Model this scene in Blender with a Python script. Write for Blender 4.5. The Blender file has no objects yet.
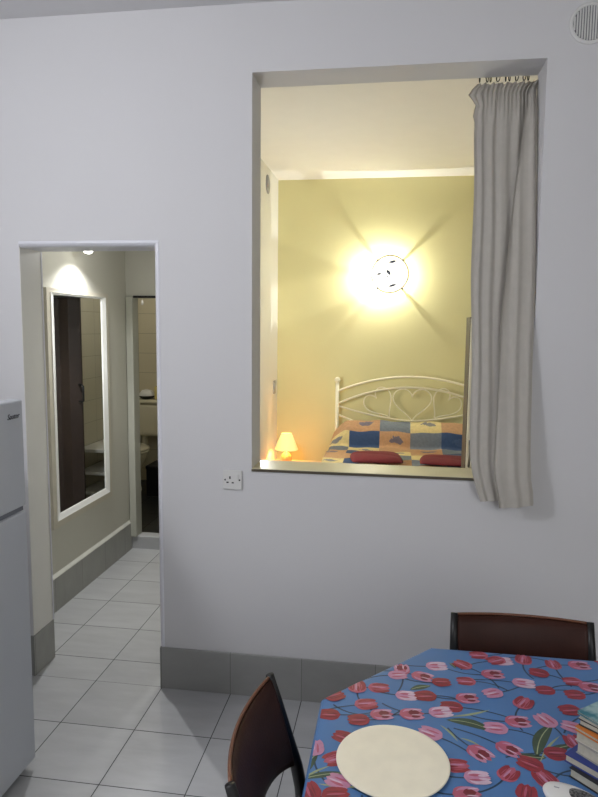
import bpy, bmesh, math, random
from mathutils import Vector, Matrix
PI = math.pi
S = bpy.context.scene
COL = S.collection
random.seed(7)

# ---------------------------------------------------------------- camera
cd = bpy.data.cameras.new('camera')
cam = bpy.data.objects.new('camera', cd); COL.objects.link(cam)
_r = Vector((0.9890531660, 0.1472751460, 0.0091577878))
_u = Vector((-0.0252317428, 0.1076477312, 0.9938688672))
_f = Vector((-0.1453863610, 0.9832202181, -0.1101853380))
M4 = Matrix(((_r.x, _u.x, -_f.x, 1.04973), (_r.y, _u.y, -_f.y, -2.76133), (_r.z, _u.z, -_f.z, 1.69995), (0, 0, 0, 1)))
cam.matrix_world = M4
cd.sensor_fit = 'AUTO'; cd.sensor_width = 36.0
cd.lens = 644.95 * 36.0 / 797.0
cd.clip_start = 0.05
S.camera = cam

# ---------------------------------------------------------------- world, exposure, room lights
w = bpy.data.worlds.new('world'); S.world = w; w.use_nodes = True
w.node_tree.nodes['Background'].inputs[0].default_value = (0.75, 0.8, 1.0, 1)
w.node_tree.nodes['Background'].inputs[1].default_value = 0.05
S.view_settings.view_transform = 'Standard'
S.view_settings.look = 'None'
S.view_settings.exposure = 0.0
S.view_settings.gamma = 1.0
S.view_settings.use_curve_mapping = False

def lamp_light(name, kind, loc, energy, color, radius=0.05, rot=None, spot=None, blend=0.3):
    l = bpy.data.lights.new(name, kind); l.energy = energy; l.color = color
    if kind == 'AREA': l.size = radius
    else: l.shadow_soft_size = radius
    if kind == 'SPOT': l.spot_size = spot; l.spot_blend = blend
    o = bpy.data.objects.new(name, l); COL.objects.link(o); o.location = loc
    if rot: o.rotation_euler = rot
    return o

# wall lamp of the main room (left wall, above the fridge, out of frame)
lamp_light('room_light', 'POINT', (-0.80, -2.05, 2.48), 52.0, (0.92, 0.94, 1.0), 0.10)
# soft fill light added behind the camera to lift the ambient level
lamp_light('rear_fill_light', 'AREA', (2.3, -3.9, 1.8), 32.0, (0.96, 0.98, 1.0), 1.8, (math.radians(90), 0, math.radians(25)))

# ---------------------------------------------------------------- materials
def lin(c):
    out = []
    for v in c[:3]:
        v = v / 255.0
        out.append(v / 12.92 if v <= 0.04045 else ((v + 0.055) / 1.055) ** 2.4)
    return (out[0], out[1], out[2], 1.0)

def mat(name, rgb, rough=0.5, metal=0.0, var=0.0, scale=8.0, bump=0.0, bscale=60.0, spec=0.5, emit=None, estr=0.0, trans=0.0):
    m = bpy.data.materials.new(name); m.use_nodes = True
    nt = m.node_tree; b = nt.nodes['Principled BSDF']
    b.inputs['Base Color'].default_value = lin(rgb)
    b.inputs['Roughness'].default_value = rough
    b.inputs['Metallic'].default_value = metal
    b.inputs['Specular IOR Level'].default_value = spec
    if trans: b.inputs['Transmission Weight'].default_value = trans
    if emit:
        b.inputs['Emission Color'].default_value = lin(emit); b.inputs['Emission Strength'].default_value = estr
    tc = nt.nodes.new('ShaderNodeTexCoord')
    if var > 0:
        n = nt.nodes.new('ShaderNodeTexNoise'); n.inputs['Scale'].default_value = scale; n.inputs['Detail'].default_value = 6
        nt.links.new(tc.outputs['Object'], n.inputs['Vector'])
        cr = nt.nodes.new('ShaderNodeMapRange'); cr.inputs[1].default_value = 0.3; cr.inputs[2].default_value = 0.7
        cr.inputs[3].default_value = 1 - var; cr.inputs[4].default_value = 1 + var
        nt.links.new(n.outputs['Fac'], cr.inputs[0])
        mx = nt.nodes.new('ShaderNodeVectorMath'); mx.operation = 'SCALE'
        mx.inputs[0].default_value = lin(rgb)[:3]
        nt.links.new(cr.outputs[0], mx.inputs['Scale'])
        nt.links.new(mx.outputs[0], b.inputs['Base Color'])
    if bump > 0:
        n2 = nt.nodes.new('ShaderNodeTexNoise'); n2.inputs['Scale'].default_value = bscale; n2.inputs['Detail'].default_value = 4
        nt.links.new(tc.outputs['Object'], n2.inputs['Vector'])
        bp = nt.nodes.new('ShaderNodeBump'); bp.inputs['Strength'].default_value = bump; bp.inputs['Distance'].default_value = 0.004
        nt.links.new(n2.outputs['Fac'], bp.inputs['Height']); nt.links.new(bp.outputs[0], b.inputs['Normal'])
    return m

def tile_mat(name, rgb, grout, sx, sy, axes='XY', off=(0, 0), gw=0.012, rough=0.35, var=0.10, spec=0.5, streak=0.0):
    """Square tiles with thin grout, laid in object space."""
    m = bpy.data.materials.new(name); m.use_nodes = True
    nt = m.node_tree; N = nt.nodes; L = nt.links; b = N['Principled BSDF']
    b.inputs['Specular IOR Level'].default_value = spec
    tc = N.new('ShaderNodeTexCoord'); sp = N.new('ShaderNodeSeparateXYZ'); L.new(tc.outputs['Object'], sp.inputs[0])
    def mth(op, a, bb=None):
        n = N.new('ShaderNodeMath'); n.operation = op
        for i, v in enumerate((a, bb)):
            if v is None: continue
            if isinstance(v, (int, float)): n.inputs[i].default_value = v
            else: L.new(v, n.inputs[i])
        return n.outputs[0]
    masks, cells = [], []
    for ax, s, o in ((axes[0], sx, off[0]), (axes[1], sy, off[1])):
        t = mth('DIVIDE', mth('SUBTRACT', sp.outputs[ax], o), s)
        fr = mth('FRACT', t); cells.append(mth('FLOOR', t))
        d = mth('MULTIPLY', mth('MINIMUM', fr, mth('SUBTRACT', 1.0, fr)), s)
        masks.append(mth('LESS_THAN', d, gw * 0.33 * 0.5))
    g = mth('MAXIMUM', masks[0], masks[1])
    cb = N.new('ShaderNodeCombineXYZ'); L.new(cells[0], cb.inputs[0]); L.new(cells[1], cb.inputs[1])
    wn = N.new('ShaderNodeTexWhiteNoise'); wn.noise_dimensions = '3D'; L.new(cb.outputs[0], wn.inputs['Vector'])
    # stone veining, shifted in every tile
    ad = N.new('ShaderNodeVectorMath'); ad.operation = 'MULTIPLY_ADD'; L.new(wn.outputs['Color'], ad.inputs[0])
    ad.inputs[1].default_value = (5, 5, 5); L.new(tc.outputs['Object'], ad.inputs[2])
    mp = N.new('ShaderNodeMapping'); mp.inputs['Rotation'].default_value = (0, 0, 0.7); mp.inputs['Scale'].default_value = (2.2, 8, 4)
    L.new(ad.outputs[0], mp.inputs[0])
    nz = N.new('ShaderNodeTexNoise'); nz.inputs['Scale'].default_value = 1.6; nz.inputs['Detail'].default_value = 8; nz.inputs['Roughness'].default_value = 0.6
    L.new(mp.outputs[0], nz.inputs['Vector'])
    fac = mth('ADD', mth('MULTIPLY', mth('SUBTRACT', nz.outputs['Fac'], 0.5), var * 4), mth('MULTIPLY', mth('SUBTRACT', wn.outputs['Value'], 0.5), var))
    sc = N.new('ShaderNodeVectorMath'); sc.operation = 'SCALE'; sc.inputs[0].default_value = lin(rgb)[:3]
    L.new(mth('ADD', fac, 1.0), sc.inputs['Scale'])
    mx = N.new('ShaderNodeMix'); mx.data_type = 'RGBA'
    L.new(g, mx.inputs[0]); L.new(sc.outputs[0], mx.inputs[6]); mx.inputs[7].default_value = lin(grout)
    L.new(mx.outputs[2], b.inputs['Base Color'])
    L.new(mth('ADD', mth('MULTIPLY', g, 0.4), rough), b.inputs['Roughness'])
    bp = N.new('ShaderNodeBump'); bp.inputs['Strength'].default_value = 0.25; bp.inputs['Distance'].default_value = 0.002
    L.new(mth('SUBTRACT', 1.0, g), bp.inputs['Height']); L.new(bp.outputs[0], b.inputs['Normal'])
    return m

T = 0.333
M = {}
M['wall'] = mat('white_wall_paint', (214, 213, 214), 0.85, var=0.012, scale=1.5, bump=0.06, bscale=35)
M['ceiling'] = mat('white_ceiling_paint', (214, 213, 214), 0.9, var=0.01, scale=2, bump=0.04, bscale=40)
M['cream_wall'] = mat('cream_hall_paint', (192, 190, 178), 0.75, var=0.015, scale=2, bump=0.05, bscale=35)
M['yellow_wall'] = mat('yellow_bedroom_paint', (219, 212, 160), 0.8, var=0.02, scale=2, bump=0.06, bscale=35)
M['bed_wall'] = mat('white_bedroom_paint', (232, 230, 222), 0.8, var=0.01, scale=2, bump=0.05, bscale=35)
M['floor'] = tile_mat('grey_stone_floor_tile', (178, 179, 180), (66, 66, 66), T, T)
M['skirt'] = tile_mat('grey_stone_skirting_tile', (150, 150, 147), (112, 112, 110), T, 50, axes='XZ', off=(0, -1), gw=0.008)
M['skirt_hall'] = tile_mat('grey_hall_skirting_tile', (150, 150, 144), (112, 112, 110), T, 50, axes='YZ', off=(0, -1), gw=0.008)
M['mortar'] = mat('white_plaster_ledge', (206, 205, 196), 0.8, var=0.05, scale=14)
M['bath_tile'] = tile_mat('cream_bathroom_wall_tile', (206, 198, 172), (150, 144, 124), 0.20, 0.20, axes='XZ', off=(0.05, 0.02), gw=0.012, rough=0.2, var=0.02)
M['bath_tile_side'] = tile_mat('cream_bathroom_side_tile', (206, 202, 184), (150, 146, 130), 0.40, 0.20, axes='YZ', off=(0.05, 0.02), gw=0.012, rough=0.2, var=0.02)
M['black_floor'] = tile_mat('black_bathroom_floor_tile', (22, 25, 26), (12, 12, 12), 0.3, 0.3, rough=0.4, var=0.05)
M['bead'] = mat('white_gloss_bead', (226, 226, 232), 0.4, var=0.01, scale=5)
M['sill'] = mat('cream_gloss_sill', (204, 197, 168), 0.35, var=0.02, scale=6)
M['white_plastic'] = mat('white_plastic', (220, 219, 216), 0.35, var=0.01, scale=20)
M['grey_plastic'] = mat('grey_plastic', (150, 150, 152), 0.5, var=0.02, scale=20)
M['dark'] = mat('black_plastic', (18, 18, 20), 0.45, var=0.05, scale=30)
M['fridge'] = mat('silver_grey_fridge_enamel', (186, 190, 195), 0.42, metal=0.0, var=0.015, scale=3, bump=0.02, bscale=200)
M['fridge_gap'] = mat('grey_fridge_recess', (120, 122, 130), 0.6, var=0.02)
M['mirror'] = mat('mirror_glass', (236, 238, 234), 0.01, metal=1.0)
M['mirror_frame'] = mat('cream_mirror_frame_paint', (192, 186, 170), 0.5, var=0.03, scale=12)
M['mirror_bevel'] = mat('white_mirror_bevel', (240, 240, 236), 0.3, var=0.01)
M['chrome'] = mat('chrome', (205, 205, 205), 0.18, metal=1.0, var=0.02)
M['brown_door'] = mat('dark_brown_door_panel', (44, 31, 25), 0.5, var=0.2, scale=6)
M['porcelain'] = mat('cream_porcelain', (214, 208, 184), 0.15, var=0.01)
M['curtain'] = mat('grey_linen_curtain_cloth', (182, 177, 168), 0.9, var=0.03, scale=30, bump=0.1, bscale=400)
M['bed_metal'] = mat('ivory_painted_metal', (238, 232, 205), 0.4, var=0.01)
M['red_cloth'] = mat('dark_red_cloth', (108, 32, 40), 0.9, var=0.12, scale=30, bump=0.3, bscale=120)
M['wood_pale'] = mat('pale_wood', (214, 186, 140), 0.5, var=0.06, scale=5)
M['wardrobe_side'] = mat('dark_brown_wardrobe_side', (54, 44, 28), 0.5, var=0.08, scale=6)
M['wardrobe_front'] = mat('cream_wardrobe_front', (232, 226, 204), 0.45, var=0.02, scale=6)
M['leather'] = mat('brown_leather', (54, 27, 19), 0.46, var=0.18, scale=14, bump=0.12, bscale=160, spec=0.22)
M['piping'] = mat('tan_leather_piping', (112, 70, 48), 0.4, var=0.05)
M['black_metal'] = mat('black_chair_metal', (16, 15, 15), 0.4, var=0.05)
M['plate'] = mat('pale_cream_board', (246, 238, 214), 0.32, var=0.035, scale=22, bump=0.05, bscale=80)
M['steel'] = mat('grey_steel_leg', (120, 120, 122), 0.4, metal=0.8)
M['table_wood'] = mat('brown_table_wood', (130, 96, 64), 0.5, var=0.1, scale=6)
M['paper'] = mat('book_pages', (178, 174, 160), 0.85, var=0.08, scale=90)

# ---------------------------------------------------------------- geometry helpers
def obj(name, bm, m, parent=None, smooth=False, loc=None):
    me = bpy.data.meshes.new(name)
    bmesh.ops.recalc_face_normals(bm, faces=bm.faces[:])
    if smooth:
        for f in bm.faces: f.smooth = True
    bm.to_mesh(me); bm.free()
    o = bpy.data.objects.new(name, me); COL.objects.link(o)
    if isinstance(m, (list, tuple)):
        for x in m: me.materials.append(x)
    elif m: me.materials.append(m)
    if parent is not None: o.parent = parent
    if loc: o.location = loc
    return o

def thing(name, label, cat, loc=(0, 0, 0), rotz=0.0, group=None):
    o = bpy.data.objects.new(name, None); COL.objects.link(o)
    o.empty_display_size = 0.1
    o.location = loc; o.rotation_euler = (0, 0, rotz)
    o['label'] = label; o['category'] = cat
    if group: o['group'] = group
    return o

def tag(o, label, cat, group=None):
    o['label'] = label; o['category'] = cat
    if group: o['group'] = group
    return o

def struct(name, bm, m, label=None, smooth=False, loc=None):
    o = obj(name, bm, m, smooth=smooth, loc=loc); o['kind'] = 'structure'
    if label: o['label'] = label; 
    return o

def box(bm, x0, x1, y0, y1, z0, z1, bev=0.0, seg=2, mi=0):
    vs = [bm.verts.new((x, y, z)) for x in (x0, x1) for y in (y0, y1) for z in (z0, z1)]
    fs = [bm.faces.new([vs[i] for i in q]) for q in ((0, 1, 3, 2), (4, 6, 7, 5), (0, 4, 5, 1), (2, 3, 7, 6), (0, 2, 6, 4), (1, 5, 7, 3))]
    for f in fs: f.material_index = mi
    if bev > 0:
        es = list({e for f in fs for e in f.edges})
        bmesh.ops.bevel(bm, geom=es, offset=bev, segments=seg, profile=0.5, affect='EDGES')
    return bm

def B(x0, x1, y0, y1, z0, z1, bev=0.0, seg=2):
    return box(bmesh.new(), x0, x1, y0, y1, z0, z1, bev, seg)

def tube(bm, pts, r, n=8, closed=False, caps=True, flat=None):
    pts = [Vector(p) for p in pts]; k = len(pts)
    rs = r if isinstance(r, (list, tuple)) else [r] * k
    rings = []; up = None
    for i in range(k):
        if closed: t = pts[(i + 1) % k] - pts[i - 1]
        else: t = pts[min(i + 1, k - 1)] - pts[max(i - 1, 0)]
        t.normalize()
        if up is None:
            up = Vector((0, 0, 1)) if abs(t.z) < 0.9 else Vector((0, 1, 0))
        a = t.cross(up)
        if a.length < 1e-5: a = t.cross(Vector((1, 0, 0)))
        a.normalize(); b = a.cross(t).normalized(); up = b
        fa, fb = flat or (1, 1)
        rings.append([bm.verts.new(pts[i] + a * math.cos(2 * PI * j / n) * rs[i] * fa + b * math.sin(2 * PI * j / n) * rs[i] * fb) for j in range(n)])
    for i in range(k if closed else k - 1):
        A, C = rings[i], rings[(i + 1) % k]
        for j in range(n): bm.faces.new((A[j], A[(j + 1) % n], C[(j + 1) % n], C[j]))
    if not closed and caps:
        bm.faces.new(rings[0][::-1]); bm.faces.new(rings[-1])
    return bm

def lathe(bm, prof, n=32, c=(0, 0, 0), axis='z', close=True):
    rings = []
    def P(r, h, a):
        x, y = r * math.cos(a), r * math.sin(a)
        if axis == 'z': return (c[0] + x, c[1] + y, c[2] + h)
        if axis == 'y': return (c[0] + x, c[1] + h, c[2] + y)
        return (c[0] + h, c[1] + x, c[2] + y)
    for r, h in prof:
        if r < 1e-6: rings.append([bm.verts.new(P(0, h, 0))])
        else: rings.append([bm.verts.new(P(r, h, 2 * PI * j / n)) for j in range(n)])
    for A, C in zip(rings, rings[1:]):
        if len(A) == 1 and len(C) == 1: continue
        for j in range(n):
            k = (j + 1) % n
            if len(A) == 1: bm.faces.new((A[0], C[k], C[j]))
            elif len(C) == 1: bm.faces.new((A[j], A[k], C[0]))
            else: bm.faces.new((A[j], A[k], C[k], C[j]))
    return bm

def prism(bm, poly, z0, z1, plane='XY'):
    def P(a, b, h):
        return (a, b, h) if plane == 'XY' else ((a, h, b) if plane == 'XZ' else (h, a, b))
    lo = [bm.verts.new(P(a, b, z0)) for a, b in poly]; hi = [bm.verts.new(P(a, b, z1)) for a, b in poly]
    n = len(poly)
    bm.faces.new(lo[::-1]); bm.faces.new(hi)
    for i in range(n): bm.faces.new((lo[i], lo[(i + 1) % n], hi[(i + 1) % n], hi[i]))
    return bm

def ellipsoid(bm, c, r, nu=24, nv=12, ptop=1.0):
    prof = []
    rings = []
    for i in range(nv + 1):
        a = -PI / 2 + PI * i / nv
        ca = max(math.cos(a), 0) ** ptop; sa = math.sin(a)
        if i in (0, nv): rings.append([bm.verts.new((c[0], c[1], c[2] + r[2] * sa))])
        else: rings.append([bm.verts.new((c[0] + r[0] * ca * math.cos(2 * PI * j / nu), c[1] + r[1] * ca * math.sin(2 * PI * j / nu), c[2] + r[2] * sa)) for j in range(nu)])
    for A, C in zip(rings, rings[1:]):
        for j in range(nu):
            k = (j + 1) % nu
            if len(A) == 1: bm.faces.new((A[0], C[k], C[j]))
            elif len(C) == 1: bm.faces.new((A[j], A[k], C[0]))
            else: bm.faces.new((A[j], A[k], C[k], C[j]))
    return bm

def wall_y(xs, zs, holes, y0, y1):
    """Wall slab in the XZ plane with rectangular holes (x0,x1,z0,z1); cells share their vertices."""
    bm = bmesh.new(); V = {}
    xs = sorted(xs); zs = sorted(zs)
    def v(i, y, k):
        if (i, y, k) not in V: V[(i, y, k)] = bm.verts.new((xs[i], (y0, y1)[y], zs[k]))
        return V[(i, y, k)]
    def solid(i, k):
        if i < 0 or k < 0 or i >= len(xs) - 1 or k >= len(zs) - 1: return False
        cx, cz = (xs[i] + xs[i + 1]) / 2, (zs[k] + zs[k + 1]) / 2
        return not any(h[0] < cx < h[1] and h[2] < cz < h[3] for h in holes)
    for i in range(len(xs) - 1):
        for k in range(len(zs) - 1):
            if not solid(i, k): continue
            for y in (0, 1): bm.faces.new((v(i, y, k), v(i + 1, y, k), v(i + 1, y, k + 1), v(i, y, k + 1)))
            if not solid(i - 1, k): bm.faces.new((v(i, 0, k), v(i, 1, k), v(i, 1, k + 1), v(i, 0, k + 1)))
            if not solid(i + 1, k): bm.faces.new((v(i + 1, 0, k), v(i + 1, 1, k), v(i + 1, 1, k + 1), v(i + 1, 0, k + 1)))
            if not solid(i, k - 1): bm.faces.new((v(i, 0, k), v(i + 1, 0, k), v(i + 1, 1, k), v(i, 1, k)))
            if not solid(i, k + 1): bm.faces.new((v(i, 0, k + 1), v(i + 1, 0, k + 1), v(i + 1, 1, k + 1), v(i, 1, k + 1)))
    return bm

# ---------------------------------------------------------------- room shell
H = 3.026; TH = 0.1768
XL, XR, YB = -1.02, 3.0, -4.2
DX0, DX1, DZ = -0.649, 0.0, 2.0587
OX0, OX1, OZ0, OZ1 = 0.4316, 1.6103, 1.0723, 2.7529
SILL_T = 0.012
BEAD = 0.013
struct('wall_front', wall_y([XL - .1, DX0, DX1 + BEAD, OX0, OX1, XR + .1], [0, OZ0 - SILL_T, DZ + BEAD, OZ1, H + .08],
                            [(DX0, DX1 + BEAD, -1, DZ + BEAD), (OX0, OX1, OZ0 - SILL_T, OZ1)], 0, TH), M['wall'])
struct('wall_left', B(XL - .1, XL, YB, 0, 0, H), M['wall'])
M['far_wall'] = mat('beige_far_wall_paint', (170, 166, 160), 0.85, var=0.02, scale=2)
struct('wall_right', B(XR, XR + .1, YB, 0, 0, H), M['far_wall'])
struct('wall_back', B(XL, XR, YB - .1, YB, 0, H), M['far_wall'])
struct('ceiling', B(XL, XR, YB, 0, H, H + .08), M['ceiling'])
struct('floor', B(XL - .1, XR + .1, YB - .1, 0, -.1, 0), M['floor'])
# hall
bm = bmesh.new(); prism(bm, [(XL - .1, -0.2004), (0.0125, -0.2004), (0.0125, TH - 0.2004), (-0.0555, TH - 0.2004), (-0.0555, 1.80 - 0.2004), (XL - .1, 1.80 - 0.2004)], -.1, 0)
struct('floor_hall', bm, M['floor'], loc=(0, 0.2004, 0))
HX = -0.92; HC = 2.27
struct('wall_hall_left', B(HX - .1, HX, TH, 1.80, 0, HC), M['cream_wall'])
struct('wall_hall_right', B(-0.062, -0.056, TH, 1.80, 0, HC), M['cream_wall'])
struct('ceiling_hall', B(HX - .1, -0.06, TH, 1.80, HC, HC + .06), M['cream_wall'])
struct('wall_hall_end', wall_y([-2.1, -0.87, -0.18, -0.06], [0.094, 1.918, HC + .06], [(-0.87, -0.18, 0, 1.918)], 1.80, 1.88), M['cream_wall'])
struct('trim_1', B(-0.915, -0.862, 1.775, 1.886, 0.096, 1.914, 0.006), mat('grey_green_door_frame_paint', (176, 176, 164), 0.5, var=0.03), label='grey painted bathroom door frame')
struct('trim_9', B(-0.862, -0.185, 1.793, 1.86, 1.902, 1.9175), M['dark'], label='black door track under the bathroom lintel')
bm = bmesh.new(); prism(bm, [(1.80, 0.0), (1.80, 0.094), (1.806, 0.10), (1.89, 0.10), (1.89, 0.0)], HX - .1, -0.06, 'YZ')
struct('trim_2', bm, mat('grey_step_tile', (176, 177, 178), 0.4, var=0.05, scale=10), label='grey tiled step up to the bathroom')
struct('baseboard_hall', B(HX, HX + 0.014, TH, 1.795, 0, 0.205), M['skirt_hall'], label='grey tiled skirting along the hall wall')
bm = bmesh.new(); prism(bm, [(HX, 0.205), (HX + 0.016, 0.205), (HX + 0.014, 0.211), (HX, 0.226)], TH, 1.797, 'XZ')
struct('trim_3', bm, M['mortar'], label='white plaster ledge on top of the hall skirting')
# bathroom
struct('floor_bathroom', B(-2.1, -0.12, 1.89, 3.55, 0, 0.094), M['black_floor'])
struct('wall_bathroom_back', B(-2.1, -0.12, 3.55, 3.63, 0, 2.4), M['bath_tile'])
struct('wall_bathroom_right', B(-0.14, -0.10, 1.885, 3.55, 0.094, 2.4), M['bath_tile_side'])
struct('wall_bathroom_left', B(-2.18, -2.1, 1.80, 3.63, 0, 2.4), M['bath_tile_side'])
struct('ceiling_bathroom', B(-2.1, -0.12, 1.88, 3.63, 2.4, 2.46), M['cream_wall'])
# bedroom
BX0, BX1, BY = -0.04, 2.45, 3.2
struct('floor_bedroom', B(BX0 - .015, BX1 + .1, TH, BY + .1, -.1, 0), mat('beige_bedroom_floor', (190, 176, 150), 0.4, var=0.05))
struct('wall_bedroom_back', B(BX0 - .06, BX1 + .1, BY, BY + .1, 0, H), M['yellow_wall'])
struct('wall_bedroom_left', B(BX0 - .015, BX0, TH, BY, 0, H), M['bed_wall'])
struct('wall_bedroom_right', B(BX1, BX1 + .1, TH, BY, 0, H), M['bed_wall'])
struct('ceiling_bedroom', B(BX0 - .06, BX1 + .1, TH, BY + .1, H, H + .08), mat('warm_white_bedroom_ceiling', (236, 233, 226), 0.9, var=0.01))
# tiled skirting of the front wall
SK = 0.2017
bm = bmesh.new(); box(bm, -0.007, XR, -0.010, 0.0, 0, SK, 0.002, 1); box(bm, -0.007, 0.0125, 0.0, TH - .001, 0, SK)
struct('baseboard_front', bm, M['skirt'], label='grey tiled skirting under the white front wall')
struct('baseboard_left', B(XL, DX0, -0.010, 0.0, 0, SK, 0.002, 1), M['skirt'], label='grey tiled skirting left of the doorway')
struct('baseboard_jamb', B(DX0, DX0 + 0.008, -0.010, TH, 0, SK), M['skirt_hall'], label='grey tiled skirting on the doorway jamb')
struct('baseboard_right', B(XR - .012, XR, YB, 0, 0, SK), M['skirt_hall'])
# rounded bead lining the doorway (right jamb and lintel)
bm = bmesh.new()
prism(bm, [(-0.011, TH), (-0.011, 0.018), (-0.006, 0.006), (0.004, -0.003), (0.011, -0.003), (BEAD + .002, 0.0), (BEAD, TH)], SK, DZ, 'XY')
prism(bm, [(TH, DZ - 0.011), (0.018, DZ - 0.011), (0.006, DZ - 0.006), (-0.003, DZ + 0.004), (-0.003, DZ + 0.011), (0.0, DZ + BEAD + .002), (TH, DZ + BEAD)], DX0, DX1 + BEAD, 'YZ')
struct('trim_4', bm, M['bead'], label='white rounded plaster bead around the doorway')
struct('trim_7', B(DX0, DX0 + 0.003, 0.001, TH, SK, DZ - .011), mat('brightened_jamb_gloss', (226, 224, 217), 0.4, var=0.01), label='glossy lining added over the left door jamb, coloured paler to look lit')  # added lining, its paler colour stands in for light on the jamb
struct('trim_5', B(DX0 - 0.02, DX0 + 0.003, TH - 0.004, TH + 0.012, SK, DZ - .012), M['bead'], label='white strip along the rear edge of the left door jamb')
# sill of the bedroom opening
bm = bmesh.new(); box(bm, OX0, OX1, -0.003, TH + .012, OZ0 - SILL_T, OZ0, 0.0015, 1)
struct('trim_6', bm, M['sill'], label='cream sill slab of the bedroom opening')

struct('trim_8', B(OX0, OX1, -0.006, -0.0002, OZ0 - SILL_T - .001, OZ0 - 0.0022), mat('brown_sill_strip', (84, 76, 62), 0.7, var=0.1, scale=20), label='dark brown strip along the front of the sill board')  # thin dark brown strip covering the front face of the sill

# ---------------------------------------------------------------- fridge
t = thing('fridge', 'silver grey two-door fridge freezer beside the doorway', 'fridge', (-0.606, -0.928, 0))
FX = 0.32; FY = 0.325
obj('body', B(-0.30, FX - 0.055, -FY + .004, FY - .004, 0.03, 1.427, 0.006), M['fridge'], t)
obj('plinth', B(-0.28, FX - 0.07, -FY + .02, FY - .02, 0.0, 0.035), M['dark'], t)
for z0, z1, nm in ((0.035, 1.018, 'fridge_door'), (1.036, 1.430, 'freezer_door')):
    d = obj(nm, B(FX - 0.058, FX, -FY, FY, z0, z1, 0.008, 3), M['fridge'], t)
    if nm == 'freezer_door': fd = d
obj('recess_strip', B(FX - 0.058, FX - 0.012, -FY + .004, FY - .004, 1.012, 1.040), M['fridge_gap'], t)
# worn script badge on the freezer door
cu = bpy.data.curves.new('badge_text', 'FONT'); cu.body = 'Sauter'; cu.size = 0.028; cu.shear = 0.3; cu.extrude = 0.0008; cu.align_x = 'CENTER'
tmp = bpy.data.objects.new('badge_text', cu); COL.objects.link(tmp)
bpy.context.view_layer.update()
me = bpy.data.meshes.new_from_object(tmp.evaluated_get(bpy.context.evaluated_depsgraph_get()))
bpy.data.objects.remove(tmp)
me.name = 'badge'; me.materials.append(mat('dark_grey_badge', (52, 54, 60), 0.4))
bd = bpy.data.objects.new('badge', me); COL.objects.link(bd); bd.parent = fd
bd.matrix_local = Matrix(((0, 0, 1, FX + 0.0006), (1, 0, 0, 0.262), (0, 1, 0, 1.366), (0, 0, 0, 1)))
bd['label'] = 'small dark script badge on the freezer door'

# ---------------------------------------------------------------- hall mirror and downlight
t = thing('mirror', 'tall framed mirror hanging on the cream hall wall', 'mirror', (HX, 1.065, 0.50))
def ring_yz(bm, o, i, x0, x1, xi=None):
    """rectangular frame in the YZ plane between outer o=(y0,y1,z0,z1) and inner i, from x0 (wall) to x1 (front)"""
    xi = x1 if xi is None else xi
    def q(r): return [(r[0], r[2]), (r[1], r[2]), (r[1], r[3]), (r[0], r[3])]
    O0 = [bm.verts.new((x0, a, b)) for a, b in q(o)]; O1 = [bm.verts.new((x1, a, b)) for a, b in q(o)]
    I1 = [bm.verts.new((xi, a, b)) for a, b in q(i)]; I0 = [bm.verts.new((x0, a, b)) for a, b in q(i)]
    for k in range(4):
        j = (k + 1) % 4
        for A, C in ((O0, O1), (O1, I1), (I1, I0), (I0, O0)): bm.faces.new((A[k], A[j], C[j], C[k]))
    return bm
h0, h1 = 0.402, 1.405
bm = bmesh.new(); ring_yz(bm, (-0.398, 0.392, 0.0, 1.410), (-0.355, 0.350, 0.042, 1.385), 0.0, 0.018)
obj('frame', bm, M['mirror_frame'], t)
bm = bmesh.new(); ring_yz(bm, (-0.356, 0.351, 0.041, 1.386), (-0.326, 0.318, 0.066, 1.378), 0.0, 0.022, 0.014)
ring_yz(bm, (-0.3265, 0.3185, 0.0655, 1.3785), (-0.314, 0.306, 0.077, 1.373), 0.0, 0.016, 0.012)
obj('bevelled_moulding', bm, M['mirror_bevel'], t)['label'] = 'white bevelled moulding around the glass'
obj('glass', B(0.001, 0.008, -0.318, 0.310, 0.072, 1.376), M['mirror'], t)

t = thing('downlight', 'small round spotlight glowing under the hall ceiling', 'lamp', (-0.81, 1.0, HC))
bm = bmesh.new(); lathe(bm, [(0.0, 0.0), (0.045, 0.0), (0.045, -0.010), (0.034, -0.014), (0.034, -0.118), (0.030, -0.122), (0.026, -0.118), (0.026, -0.020), (0, -0.020)], 28)
obj('housing', bm, M['white_plastic'], t, True)
bm = bmesh.new(); lathe(bm, [(0.0, -0.112), (0.024, -0.114), (0.027, -0.126), (0.018, -0.136), (0.0, -0.140)], 24)
obj('lens', bm, mat('lit_downlight_lens', (255, 255, 255), 0.3, emit=(255, 252, 242), estr=14), t, True)
lamp_light('downlight_beam', 'SPOT', (-0.79, 1.0, 2.120), 18.0, (0.97, 0.98, 1.0), 0.022, (0, 0, 0), math.radians(138), 0.6)

lamp_light('downlight_beam', 'SPOT', (-0.79, 1.0, 2.120), 37.0, (0.98, 0.985, 1.0), 0.022, (0, math.radians(-20), 0), math.radians(104), 0.5)
lamp_light('hall_fill_light', 'POINT', (-0.42, 0.85, 2.20), 4.5, (0.98, 0.98, 1.0), 0.04)  # unseen fill added for the hall header and floor, no fixture

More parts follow.
